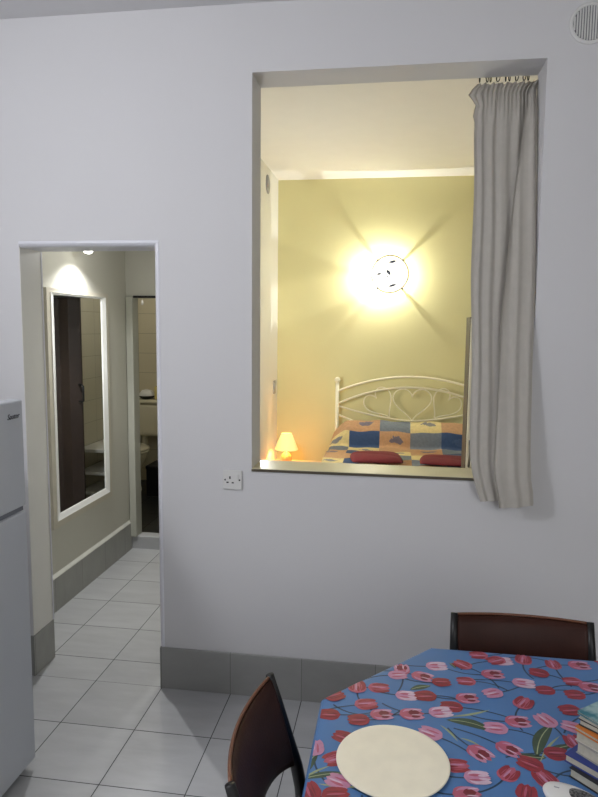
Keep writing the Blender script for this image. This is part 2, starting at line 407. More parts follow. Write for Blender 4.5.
# ---------------------------------------------------------------- bathroom
t = thing('toilet', 'cream toilet standing in the tiled bathroom', 'toilet', (-1.45, 3.0, 0.094))
bm = bmesh.new()
prof = [(0.0, 0.10, 0.17, 0.02), (0.02, 0.105, 0.18, 0.02), (0.10, 0.085, 0.15, 0.03), (0.22, 0.10, 0.16, 0.02), (0.32, 0.16, 0.20, 0.0), (0.385, 0.185, 0.235, 0.0), (0.40, 0.185, 0.235, 0.0), (0.40, 0.14, 0.18, 0.0), (0.30, 0.11, 0.14, 0.0), (0.24, 0.05, 0.06, 0.0)]
rings = []
for z, rx, ry, dy in prof: rings.append([bm.verts.new((rx * math.cos(2 * PI * j / 28), dy + ry * math.sin(2 * PI * j / 28), z)) for j in range(28)])
for A, C in zip(rings, rings[1:]):
    for j in range(28): bm.faces.new((A[j], A[(j + 1) % 28], C[(j + 1) % 28], C[j]))
bm.faces.new(rings[0][::-1]); bm.faces.new(rings[-1])
obj('bowl', bm, M['porcelain'], t, True)
bm = bmesh.new()
def ell(rx, ry, z, cy=0.0): return [bm.verts.new((rx * math.cos(2 * PI * j / 32), cy + ry * math.sin(2 * PI * j / 32), z)) for j in range(32)]
rg = [ell(.195, .245, .404), ell(.198, .248, .415), ell(.190, .240, .428), ell(.13, .17, .428), ell(.12, .16, .416), ell(.13, .165, .404)]
for i in range(6):
    A, C = rg[i], rg[(i + 1) % 6]
    for j in range(32): bm.faces.new((A[j], A[(j + 1) % 32], C[(j + 1) % 32], C[j]))
obj('seat', bm, M['porcelain'], t, True)
bm = bmesh.new()
A, C, D = ell(.196, .246, .432), ell(.198, .248, .440), ell(.17, .215, .452)
for P_, Q_ in ((A, C), (C, D)):
    for j in range(32): bm.faces.new((P_[j], P_[(j + 1) % 32], Q_[(j + 1) % 32], Q_[j]))
bm.faces.new(A[::-1]); bm.faces.new(D)
lid = obj('lid', bm, M['porcelain'], t, True)
c = obj('cistern', B(-0.235, 0.215, 0.33, 0.54, 0.50, 0.83, 0.03, 4), M['porcelain'], t, True)
obj('cistern_lid', B(-0.245, 0.225, 0.32, 0.545, 0.832, 0.868, 0.012, 3), M['porcelain'], c, True)
bm = bmesh.new(); tube(bm, [(0, 0.44, 0.52), (0, 0.40, 0.40), (0, 0.22, 0.33)], 0.035, 12); obj('flush_pipe', bm, M['porcelain'], t, True)

bm = bmesh.new(); lathe(bm, [(0.0, 0.0), (0.055, 0.0), (0.075, 0.02), (0.078, 0.03), (0.07, 0.034)], 24); 
t = thing('soap_dish', 'small domed white and black tub on the cistern lid', 'tub', (-1.425, 3.44, 0.964))
obj('bowl', bm, M['dark'], t, True)
bm = bmesh.new(); lathe(bm, [(0.078, 0.033), (0.076, 0.055), (0.05, 0.085), (0.0, 0.098)], 24); obj('cover', bm, M['white_plastic'], t, True)['label'] = 'domed white cover'
o = obj('soap_box', B(-0.06, 0.05, -0.035, 0.035, 0, 0.13, 0.008, 2), mat('pale_yellow_carton', (214, 196, 120), 0.6, var=0.05), loc=(-1.27, 3.43, 0.964))
tag(o, 'pale yellow carton standing on the toilet cistern', 'carton')
t = thing('pull_cord', 'thin white pull cord hanging against the cream bathroom tiles', 'cord', (-1.32, 3.10, 2.4))
bm = bmesh.new(); tube(bm, [(0, 0, 0), (0.002, 0, -0.3), (0.0, 0, -0.46)], 0.0018, 6); obj('cord', bm, M['white_plastic'], t)
bm = bmesh.new(); lathe(bm, [(0, -0.46), (0.008, -0.465), (0.012, -0.485), (0.010, -0.505), (0, -0.51)], 14); obj('toggle', bm, M['white_plastic'], t, True)
bm = bmesh.new(); lathe(bm, [(0, 0), (0.03, 0), (0.03, -0.02), (0, -0.025)], 18); obj('ceiling_rose', bm, M['white_plastic'], t, True)
t = thing('waste_bin', 'black bin standing beside the toilet', 'bin', (-1.148, 3.08, 0.094))
bm = bmesh.new(); prism(bm, [(-.10, -.13), (.12, -.13), (.12, .13), (-.10, .13)], 0, 0.26); obj('body', bm, M['dark'], t)
obj('lid', B(-.107, .127, -.137, .137, 0.26, 0.29, 0.008), M['dark'], t)
# folding door in the bathroom doorway and shelf unit, both seen in the mirror
t = thing('folding_door', 'dark brown folding door in the bathroom doorway, seen in the mirror', 'door', (-0.18, 1.845, 0.10))
xs = [-0.335, -0.25, -0.165, -0.08, -0.004]
for i, (a, b_) in enumerate(zip(xs, xs[1:])):
    bm = bmesh.new(); dy = 0.012 if i % 2 else -0.012
    prism(bm, [(a, -dy - .008), (b_, dy - .008), (b_, dy + .008), (a, -dy + .008)], 0.005, 1.81); obj('panel', bm, M['brown_door'], t)
bm = bmesh.new(); tube(bm, [(-0.325, -0.02, 1.02), (-0.36, -0.05, 1.02), (-0.375, -0.055, 1.03), (-0.375, -0.055, 1.14), (-0.36, -0.05, 1.15), (-0.325, -0.02, 1.15)], 0.008, 8); obj('handle', bm, M['dark'], t, True)
t = thing('shelf_unit', 'white low shelf unit by the tiled bathroom wall, seen in the mirror', 'shelf', (-0.33, 2.75, 0.094))
for x in (-.17, .16):
    for y in (-.28, .28): obj('leg', B(x - .015, x + .015, y - .015, y + .015, 0, 0.5), M['white_plastic'], t)
for z in (0.12, 0.30, 0.50): obj('shelf', B(-.19, .18, -.30, .30, z, z + .03, 0.005), M['white_plastic'], t)
lamp_light('bathroom_light', 'POINT', (-1.0, 2.6, 2.25), 9.5, (1.0, 0.95, 0.86), 0.08)

# ---------------------------------------------------------------- wall socket and ventilation grille
t = thing('power_socket', 'white three-pin power socket with a switch on the white wall', 'socket', (0.345, 0, 1.018))
obj('plate', B(-0.043, 0.043, -0.010, 0.0, -0.043, 0.043, 0.002, 2), M['white_plastic'], t)
for x, z, a, b_ in ((-0.011, 0.010, 0.0035, 0.006), (-0.022, -0.012, 0.005, 0.003), (0.002, -0.013, 0.005, 0.003)):
    obj('pin_slot', B(x - a, x + a, -0.0107, -0.0095, z - b_, z + b_), M['dark'], t)
for x in (-0.033, 0.033): 
    bm = bmesh.new(); lathe(bm, [(0, -0.0112), (0.004, -0.0112), (0.004, -0.009), (0, -0.009)], 12, (x, 0, 0), 'y'); obj('screw', bm, M['dark'], t)
obj('switch_rocker', B(0.016, 0.028, -0.014, -0.009, 0.002, 0.026, 0.001, 1), M['white_plastic'], t)

t = thing('ventilation_grille', 'round white ventilation grille high on the wall', 'vent', (1.762, 0, 2.872))
bm = bmesh.new(); lathe(bm, [(0.064, 0.0), (0.078, 0.0), (0.078, -0.004), (0.072, -0.008), (0.066, -0.008), (0.064, -0.005), (0.064, 0.0)], 40, (0, 0, 0), 'y'); obj('rim', bm, M['white_plastic'], t, True)
bm = bmesh.new(); lathe(bm, [(0, -0.001), (0.064, -0.001), (0.064, -0.003), (0, -0.003)], 40, (0, 0, 0), 'y'); obj('backing', bm, mat('dark_grey_vent_hole', (84, 85, 90), 0.8), t)
bm = bmesh.new()
for i in range(-6, 7):
    x = i * 0.0098; h = math.sqrt(max(0.064 ** 2 - x * x, 0)) - 0.001
    if h > 0.008: prism(bm, [(x - .0034, -0.003), (x - .0030, -0.0085), (x + .0028, -0.0085), (x + .0032, -0.003)], -h, h, 'XY')
obj('slats', bm, M['white_plastic'], t)

# ---------------------------------------------------------------- curtain and rod
def interp(tab, z):
    if z >= tab[0][0]: return tab[0][1]
    for (za, a), (zb, b_) in zip(tab, tab[1:]):
        if z >= zb:
            f = (za - z) / (za - zb); return a + (b_ - a) * f
    return tab[-1][1]
CL = [(2.742, 1.374), (2.722, 1.356), (2.692, 1.332), (2.668, 1.346), (2.645, 1.366), (2.62, 1.360), (2.595, 1.352), (2.56, 1.360), (2.50, 1.357), (2.2, 1.355), (1.9, 1.358), (1.6, 1.362), (1.35, 1.366), (1.15, 1.374), (1.07, 1.388), (0.985, 1.414)]
CR = [(2.742, 1.640), (2.70, 1.606), (2.2, 1.607), (1.5, 1.607), (1.2, 1.608), (1.09, 1.612), (1.04, 1.622), (0.985, 1.626)]
CLB = [(2.742, 1.366), (2.50, 1.357), (2.2, 1.355), (1.9, 1.358), (1.6, 1.362), (1.35, 1.366), (1.15, 1.374), (1.07, 1.388), (0.985, 1.414)]
CYc = [(2.742, 0.205), (2.6, 0.15), (2.0, 0.045), (1.5, -0.012), (1.15, -0.050), (1.07, -0.060), (0.985, -0.058)]
NP = 5.5
def fold(u, z):
    amp = 0.0048 * (0.6 + 0.5 * min(1, max(0, (z - 1.0) / 1.6)))
    ph = 2 * PI * NP * u + 0.5 * math.sin(z * 1.9) + 1.6 * math.sin(5 * u)
    tight = max(0.0, (z - 2.55) / 0.16)
    return amp * (math.sin(ph) + 0.25 * math.sin(1.7 * ph + 1 + z)) * (1 - .4 * tight) + 0.006 * tight * math.sin(2 * PI * 15 * u)
def cloth_panel(uf0, uf1, zt, zb, yoff, nu=90, nz=70, hem=0.0, bulge=0.0):
    bm = bmesh.new(); g = []
    for k in range(nz + 1):
        row = []
        for i in range(nu + 1):
            s = i / nu; z = zt + 0.004 * math.sin(2 * PI * 9 * s) * (1 - k / nz) ** 8 + (zb(s) - zt) * k / nz
            u = uf0(z) + (uf1(z) - uf0(z)) * s
            xl, xr = interp(CLB, z), interp(CR, z); dx = (interp(CL, z) - xl) * max(0.0, 1 - u / 0.22) ** 1.3
            y = interp(CYc, z) + fold(u, z) + yoff - bulge * math.sin(PI * min(1, s * 1.0)) * 0.5
            if hem and z < 1.165: y -= 0.004
            if bulge and s < 0.05: y -= 0.012 * (1 - s / 0.05)
            lim = -0.020 if z < OZ0 + 0.012 else 9
            y = min(y, lim)
            row.append(bm.verts.new((xl + dx + (xr - xl) * u + 0.004 * math.sin(9 * z + 4 * u) * (1 - u), y, z)))
        g.append(row)
    for k in range(nz):
        for i in range(nu): bm.faces.new((g[k][i], g[k][i + 1], g[k + 1][i + 1], g[k + 1][i]))
    return bm
t = thing('curtain', 'gathered pale grey curtain hanging over the right side of the bedroom opening', 'curtain', (0, 0, 0))
obj('main_panel', cloth_panel(lambda z: 0.0, lambda z: 1.0, 2.738, lambda s: 0.985 + 0.012 * math.sin(3 * s) - 0.01 * s, 0.0, hem=1), M['curtain'], t, True)
FE = [(2.72, 0.86), (2.62, 0.80), (2.3, 0.66), (2.0, 0.53), (1.75, 0.46), (1.5, 0.42), (1.25, 0.38), (0.985, 0.35)]
obj('overlap_panel', cloth_panel(lambda z: interp(FE, z), lambda z: 0.985, 2.728, lambda s: 0.972 + 0.02 * s * s, -0.030, 60, 70, hem=1, bulge=0.014), M['curtain'], t, True)['label'] = 'front fold of the curtain falling diagonally'
t2 = thing('curtain_rod', 'short curtain rod with dark rings behind the lintel of the bedroom opening', 'curtain rod', (0, 0, 0))
bm = bmesh.new(); tube(bm, [(1.30, 0.205, 2.777), (1.70, 0.205, 2.777)], 0.005, 10)
for x in (1.305, 1.695): tube(bm, [(x, 0.205, 2.777), (x, TH - .001, 2.777)], 0.005, 8)
obj('rod', bm, M['chrome'], t2, True)
for k in range(9):
    x = 1.378 + k * 0.0255 + 0.006 * math.sin(k * 2.1); a = 0.5 * math.sin(k * 1.7)
    bm = bmesh.new()
    tube(bm, [(x + .013 * math.cos(q) * math.sin(a), 0.205 + .013 * math.cos(q) * math.cos(a), 2.762 + .017 * math.sin(q)) for q in [2 * PI * j / 18 for j in range(18)]], 0.0022, 6, closed=True)
    obj('ring', bm, M['dark'], t2, True)

# ---------------------------------------------------------------- bedroom furniture
BW0, BW1, BYH = 0.535, 1.885, 3.12
BC = (BW0 + BW1) / 2 + 0.004
t = thing('bed', 'double bed with an ivory metal headboard of hearts against the yellow wall', 'bed', (0, 0, 0))
hb = thing('headboard', '', ''); del hb['label']; del hb['category']; hb.parent = t
def arc(z0, z1, n=28, p=2.0): return [(BW0 + (BW1 - BW0) * i / n, BYH, z0 + (z1 - z0) * (1 - abs(2 * i / n - 1) ** p)) for i in range(n + 1)]
for x in (BW0, BW1):
    bm = bmesh.new(); tube(bm, [(x, BYH, 0.0), (x, BYH, 1.20)], 0.017, 14); ellipsoid(bm, (x, BYH, 1.222), (0.027, 0.027, 0.027), 18, 10)
    obj('post', bm, M['bed_metal'], hb, True)
for z0, z1 in ((1.118, 1.262), (1.000, 1.166)):
    bm = bmesh.new(); tube(bm, arc(z0, z1), 0.0105, 10); obj('arched_rail', bm, M['bed_metal'], hb, True)
for z0, z1, p in ((0.985, 0.862, 1.6), (0.905, 0.70, 1.3)):
    bm = bmesh.new(); tube(bm, arc(z0, z1, p=p), 0.0085, 10); obj('lower_rail', bm, M['bed_metal'], hb, True)
def heart(c, w_, h_, a, r=0.0055):
    pts = []
    for i in range(48):
        q = 2 * PI * i / 48
        x = 16 * math.sin(q) ** 3 / 17; z = (13 * math.cos(q) - 5 * math.cos(2 * q) - 2 * math.cos(3 * q) - math.cos(4 * q) + 2.5) / 14.5
        x *= w_ / 2; z *= h_ / 2
        pts.append((c[0] + x * math.cos(a) - z * math.sin(a), BYH, c[1] + x * math.sin(a) + z * math.cos(a)))
    bm = bmesh.new(); tube(bm, pts, r, 8, closed=True); return bm
obj('heart', heart((BC, 1.002), 0.365, 0.30, 0), M['bed_metal'], hb, True)
obj('heart', heart((BC - 0.278, 1.000), 0.275, 0.285, 0.62), M['bed_metal'], hb, True)
obj('heart', heart((BC + 0.278, 1.000), 0.275, 0.285, -0.62), M['bed_metal'], hb, True)
obj('mattress', B(BW0 - 0.01, BW1 + 0.01, 1.25, 3.08, 0.36, 0.645, 0.05, 4), M['white_plastic'], t, True)
obj('bed_frame', B(BW0, BW1, 1.27, 3.09, 0.28, 0.355), M['bed_metal'], t)
for x in (BW0 + .05, BW1 - .05): obj('leg', B(x - .02, x + .02, 1.30, 1.34, 0, 0.28), M['bed_metal'], t)
# patchwork bedspread, pulled over the pillows
def patch_mat():
    m = bpy.data.materials.new('patchwork_bedspread_cloth'); m.use_nodes = True
    nt = m.node_tree; N = nt.nodes; L = nt.links; b = N['Principled BSDF']; b.inputs['Roughness'].default_value = 0.85
    at = N.new('ShaderNodeAttribute'); at.attribute_name = 'cloth_uv'
    sp = N.new('ShaderNodeSeparateXYZ'); L.new(at.outputs['Vector'], sp.inputs[0])
    def mth(op, a, bb=None, cc=None):
        n = N.new('ShaderNodeMath'); n.operation = op
        for i, v in enumerate((a, bb, cc)):
            if v is None: continue
            if isinstance(v, (int, float)): n.inputs[i].default_value = v
            else: L.new(v, n.inputs[i])
        return n.outputs[0]
    cw = 0.265; ch = 0.165
    u = mth('DIVIDE', mth('SUBTRACT', sp.outputs[0], 0.405), cw); v = mth('DIVIDE', sp.outputs[1], ch)
    iu, iv = mth('FLOOR', u), mth('FLOOR', v)
    idx = mth('MODULO', mth('ADD', mth('ADD', iu, mth('MULTIPLY', iv, 3)), 40), 4)
    cr = N.new('ShaderNodeValToRGB'); cr.color_ramp.interpolation = 'CONSTANT'
    L.new(mth('DIVIDE', mth('ADD', idx, 0.5), 4), cr.inputs[0])
    cols = [(188, 146, 106), (112, 120, 130), (216, 196, 138), (188, 148, 110)]
    e = cr.color_ramp.elements
    e[0].position = 0; e[0].color = lin(cols[0]); e[1].position = 0.25; e[1].color = lin(cols[1])
    for p_, c_ in ((0.5, cols[2]), (0.75, cols[3])): x = e.new(p_); x.color = lin(c_)
    # blue squares on alternate cells of every other row
    blue = mth('MULTIPLY', mth('LESS_THAN', mth('MODULO', mth('ADD', iv, 40), 2), 0.5), mth('LESS_THAN', mth('ABSOLUTE', mth('SUBTRACT', mth('MODULO', mth('ADD', iu, 39), 3), 1.0)), 0.5))
    mx = N.new('ShaderNodeMix'); mx.data_type = 'RGBA'; L.new(blue, mx.inputs[0]); L.new(cr.outputs[0], mx.inputs[6]); mx.inputs[7].default_value = lin((50, 74, 112))
    # leaf motif inside the cells
    fu, fv = mth('SUBTRACT', mth('FRACT', u), 0.55), mth('SUBTRACT', mth('FRACT', v), 0.45)
    nz = N.new('ShaderNodeTexNoise'); nz.inputs['Scale'].default_value = 22; L.new(at.outputs['Vector'], nz.inputs['Vector'])
    d = mth('ADD', mth('ADD', mth('MULTIPLY', fu, fu), mth('MULTIPLY', mth('MULTIPLY', fv, fv), 1.2)), mth('MULTIPLY', mth('SUBTRACT', nz.outputs['Fac'], 0.5), 0.22))
    leaf = mth('MULTIPLY', mth('LESS_THAN', d, 0.045), mth('LESS_THAN', mth('MODULO', mth('ADD', mth('ADD', iu, iv), 40), 2), 0.5))
    mx2 = N.new('ShaderNodeMix'); mx2.data_type = 'RGBA'; L.new(mth('MULTIPLY', leaf, 0.75), mx2.inputs[0]); L.new(mx.outputs[2], mx2.inputs[6]); mx2.inputs[7].default_value = lin((70, 90, 124))
    n3 = N.new('ShaderNodeTexNoise'); n3.inputs['Scale'].default_value = 40; n3.inputs['Detail'].default_value = 5; L.new(at.outputs['Vector'], n3.inputs['Vector'])
    s = N.new('ShaderNodeVectorMath'); s.operation = 'SCALE'; L.new(mx2.outputs[2], s.inputs[0])
    L.new(mth('ADD', mth('MULTIPLY', mth('SUBTRACT', n3.outputs['Fac'], 0.5), 0.5), 0.92), s.inputs['Scale'])
    L.new(s.outputs[0], b.inputs['Base Color'])
    bp = N.new('ShaderNodeBump'); bp.inputs['Strength'].default_value = 0.3; bp.inputs['Distance'].default_value = 0.01
    L.new(n3.outputs['Fac'], bp.inputs['Height']); L.new(bp.outputs[0], b.inputs['Normal'])
    return m
bm = bmesh.new(); uvl = []
SX0, SX1 = 0.497, 1.925
secl = []   # profile along the bed: (y, z, s) from the headboard to the foot
prof = [(3.075, 0.74), (3.07, 0.80), (3.05, 0.845), (3.02, 0.868), (2.98, 0.875), (2.93, 0.862), (2.885, 0.825), (2.855, 0.775), (2.84, 0.72), (2.838, 0.685), (2.825, 0.668), (2.79, 0.662)]
yy = 2.74
while yy > 1.25: prof.append((yy, 0.664 + 0.004 * math.sin(yy * 11))); yy -= 0.06
prof += [(1.225, 0.655), (1.205, 0.63), (1.20, 0.55), (1.198, 0.40), (1.196, 0.26)]
rows = []; ss = 0; pv = None; uvs = {}
nx = 60
for (y, z) in prof:
    if pv: ss += math.hypot(y - pv[0], z - pv[1])
    pv = (y, z); row = []
    base = 0.664
    for side in range(7, 0, -1):   # left drape
        f = side / 7.0; zz = (min(z, base) - 0.02) * (1 - f) + 0.25 * f if z > 0.3 else 0.25
        xx = SX0 - 0.02 - 0.012 * math.sin(f * 2 + y * 9) * f
        if z > base: xx = SX0 - 0.01 - 0.01 * f
        v = bm.verts.new((xx, y, zz)); row.append(v); uvs[v] = (SX0 - f * 0.4, ss, 0)
    for i in range(nx + 1):
        s = i / nx; x = SX0 + (SX1 - SX0) * s
        zz = z
        e = min(s, 1 - s) * (SX1 - SX0)
        if z > base: zz = base + (z - base) * min(1.0, max(0.0, (e + 0.0) / 0.13) ** 0.55)
        zz += 0.005 * math.sin(x * 13 + y * 7) + 0.004 * math.sin(x * 29 - y * 17)
        if e < 0.03 and z <= base: zz -= 0.02 * (1 - e / 0.03) ** 2
        v = bm.verts.new((x, y, zz)); row.append(v); uvs[v] = (x, ss, 0)
    for side in range(1, 8):
        f = side / 7.0; zz = (min(z, base) - 0.02) * (1 - f) + 0.25 * f if z > 0.3 else 0.25
        v = bm.verts.new((SX1 + 0.02 + 0.012 * math.sin(f * 2 + y * 9) * f, y, zz)); row.append(v); uvs[v] = (SX1 + f * 0.4, ss, 0)
    rows.append(row)
for A, C in zip(rows, rows[1:]):
    for j in range(len(A) - 1): bm.faces.new((A[j], A[j + 1], C[j + 1], C[j]))
bm.verts.index_update(); order = [uvs[v] for v in bm.verts]
o = obj('bedspread', bm, patch_mat(), smooth=True)
at = o.data.attributes.new('cloth_uv', 'FLOAT_VECTOR', 'POINT')
for i, q in enumerate(order): at.data[i].vector = q
tag(o, 'patchwork bedspread in blue, tan and yellow covering the bed and pillows', 'bedspread')

def cushion(loc, sx, sy, sz, rz, label):
    bm = bmesh.new(); n = 26; g = []
    for side in (1, -1):
        gg = []
        for i in range(n + 1):
            row = []
            for j in range(n + 1):
                a, b_ = 2 * i / n - 1, 2 * j / n - 1
                h = ((1 - a ** 4) * (1 - b_ ** 4)) ** 0.55
                k = 1 - 0.07 * (a * a * b_ * b_)
                z = h * sz * (1 if side > 0 else 0.25)
                if side > 0: z -= 0.16 * sz * math.exp(-((a * 0.4 + b_ + 0.1) / 0.12) ** 2) * h
                row.append(bm.verts.new((a * sx * k, b_ * sy * k, z * side)))
            gg.append(row)
        for i in range(n):
            for j in range(n): bm.faces.new((gg[i][j], gg[i + 1][j], gg[i + 1][j + 1], gg[i][j + 1]))
    bmesh.ops.remove_doubles(bm, verts=bm.verts[:], dist=1e-5)
    o = obj('cushion', bm, M['red_cloth'], smooth=True, loc=loc); o.rotation_euler = (0, 0, rz)
    return tag(o, label, 'cushion', 'red cushions on the bed')
cushion((0.925, 2.20, 0.692), 0.20, 0.17, 0.042, 0.12, 'dark red cushion lying on the bedspread, nearer the bedside lamp')
cushion((1.46, 2.20, 0.692), 0.20, 0.17, 0.028, -0.1, 'dark red cushion lying on the bedspread, nearer the curtain')

t = thing('nightstand', 'pale wooden nightstand in the corner beside the bed', 'nightstand', (0.19, 2.86, 0))
obj('body', B(-0.20, 0.20, -0.20, 0.20, 0.06, 0.445), M['wood_pale'], t)
obj('top', B(-0.225, 0.225, -0.22, 0.22, 0.445, 0.47, 0.004), M['wood_pale'], t)
for x in (-.17, .17):
    for y in (-.17, .17): obj('leg', B(x - .02, x + .02, y - .02, y + .02, 0, 0.06), M['wood_pale'], t)
d = obj('drawer', B(-0.19, 0.19, -0.212, -0.20, 0.27, 0.43, 0.003), M['wood_pale'], t)
bm = bmesh.new(); ellipsoid(bm, (0, -0.222, 0.35), (0.014, 0.012, 0.014), 14, 8); obj('knob', bm, M['chrome'], d, True)
LX, LY, LZ = 0.112, 2.84, 0.47
t = thing('table_lamp', 'small glowing bedside lamp with a cone shade on the nightstand', 'lamp', (LX, LY, LZ))
bm = bmesh.new(); lathe(bm, [(0, 0), (0.055, 0), (0.058, 0.012), (0.045, 0.03), (0.050, 0.06), (0.046, 0.085), (0.03, 0.105), (0.018, 0.115), (0.012, 0.14), (0, 0.142)], 28)
obj('base', bm, mat('terracotta_lamp_base', (226, 160, 104), 0.5, var=0.04), t, True)
bm = bmesh.new(); lathe(bm, [(0.105, 0.143), (0.046, 0.288), (0.044, 0.288), (0.103, 0.143), (0.105, 0.143)], 36)
sm = mat('lit_cream_lamp_shade', (250, 232, 170), 0.8, emit=(255, 216, 120), estr=0.5)
obj('lamp_shade', bm, sm, t, True)
bm = bmesh.new(); ellipsoid(bm, (0, 0, 0.205), (0.022, 0.022, 0.035), 16, 10); obj('bulb', bm, mat('lit_warm_bulb', (255, 240, 200), 0.4, emit=(255, 190, 110), estr=330), t, True)
# wall lamp: bulbs behind a round painted glass shade held off the wall by pins
WX, WZ = 0.968, 2.172
t = thing('wall_lamp', 'bright wall lamp with a round painted glass shade on the yellow wall', 'lamp', (WX, BY, WZ))
bm = bmesh.new(); lathe(bm, [(0, 0), (0.06, 0), (0.06, -0.02), (0.045, -0.03), (0, -0.03)], 28, (-0.06, 0, 0), 'y'); obj('wall_plate', bm, M['white_plastic'], t, True)
glass = mat('lit_opal_glass', (250, 250, 246), 0.25, emit=(255, 253, 240), estr=1.15)
bm = bmesh.new(); lathe(bm, [(0, -0.150), (0.06, -0.146), (0.12, -0.136), (0.158, -0.122), (0.160, -0.117), (0.12, -0.130), (0.06, -0.140), (0, -0.144)], 48, (0.02, 0, 0), 'y'); gl = obj('glass_shade', bm, glass, t, True)
bm = bmesh.new(); tube(bm, [(0.02 + 0.163 * math.cos(q), -0.119, 0.163 * math.sin(q)) for q in [2 * PI * j / 48 for j in range(48)]], 0.006, 8, closed=True); obj('rim', bm, mat('pale_brass_rim', (206, 190, 130), 0.35, metal=0.6), t, True)
for q in (0.85, -0.85, PI - 0.85, PI + 0.85):
    bm = bmesh.new(); x, z = 0.02 + 0.163 * math.cos(q), 0.163 * math.sin(q)
    tube(bm, [(x, 0.0, z), (x, -0.125, z)], 0.010, 8); obj('support_pin', bm, M['chrome'], t, True)
pm = mat('blue_grey_glass_paint', (96, 104, 128), 0.4)
def leafmark(cx, cz, a, l, w_):
    bm = bmesh.new(); n = 10; up = []; lo = []
    for i in range(n + 1):
        s = i / n * 2 - 1; h = w_ * (1 - s * s)
        for lst, sg in ((up, 1), (lo, -1)):
            x = cx + s * l * math.cos(a) - sg * h * math.sin(a); z = cz + s * l * math.sin(a) + sg * h * math.cos(a)
            r = math.hypot(x - 0.02, z); y = -0.1515 + 0.9 * r * r
            lst.append(bm.verts.new((x, y, z)))
    for i in range(n): 
        try: bm.faces.new((up[i], up[i + 1], lo[i + 1], lo[i]))
        except ValueError: pass
    return bm
for c_ in ((0.040, 0.105, 0.25, 0.036, 0.011), (-0.075, 0.0, 0.15, 0.022, 0.008), (0.008, 0.012, -0.9, 0.028, 0.013), (0.045, -0.100, 0.28, 0.036, 0.010), (-0.002, -0.022, 0.6, 0.010, 0.005)):
    obj('painted_leaf', leafmark(*c_), pm, gl)
for bx, bz, st in ((-0.17, 0.02, 95.0), (-0.14, -0.11, 65.0)):
    bm = bmesh.new(); ellipsoid(bm, (bx, -0.088, bz), (0.040, 0.040, 0.040), 18, 12); bo = obj('bulb', bm, mat('lit_bulb_glass', (255, 255, 250), 0.4, emit=(255, 252, 246), estr=st), t, True)
    bm = bmesh.new(); tube(bm, [(-0.07, -0.025, bz * 0.3), (bx + 0.03, -0.08, bz)], 0.012, 10); obj('bulb_arm', bm, M['chrome'], t, True)
WARM = (0.98, 0.98, 0.93)
lamp_light('wall_lamp_light', 'POINT', (WX + 0.01, BY - 0.078, WZ), 16.0, WARM, 0.004)

# unseen fill light added to brighten the bedroom, without a fixture
lamp_light('bedroom_fill_light', 'POINT', (0.06, 1.60, 1.35), 29.0, WARM, 0.08)
t = thing('wardrobe', 'cream wardrobe with a dark side and bow handle half hidden by the curtain', 'wardrobe', (1.456, 0.90, 0))
obj('body', B(0.0, 0.62, 0.02, 0.215, 0.0, 1.763), M['wardrobe_side'], t)
dr = obj('door', B(0.003, 0.31, 0.0, 0.019, 0.06, 1.757, 0.003), M['wardrobe_front'], t)
bm = bmesh.new(); tube(bm, [(0.018, 0.0, 1.075), (0.016, -0.022, 1.07), (0.020, -0.028, 1.0), (0.016, -0.022, 0.935), (0.018, 0.0, 0.93)], 0.006, 8); obj('handle', bm, mat('grey_metal_handle', (130, 126, 116), 0.35, metal=0.7), dr, True)
obj('door', B(0.313, 0.617, 0.0, 0.019, 0.06, 1.757, 0.003), M['wardrobe_front'], t)

o_ = []
t = thing('air_vent', 'small round white vent high on the bedroom side wall', 'vent', (BX0, 2.70, 2.885))
bm = bmesh.new(); lathe(bm, [(0, 0.010), (0.05, 0.010), (0.075, 0.006), (0.078, 0.0), (0, 0.0)], 30, (0, 0, 0), 'x'); obj('cover', bm, M['grey_plastic'], t, True)
t = thing('light_switch', 'small white light switch on the bedroom side wall', 'switch', (BX0, 3.03, 1.15))
obj('plate', B(0, 0.009, -0.04, 0.04, -0.06, 0.06, 0.003), M['grey_plastic'], t); obj('rocker', B(0.009, 0.014, -0.012, 0.012, -0.02, 0.02, 0.002), M['grey_plastic'], t)

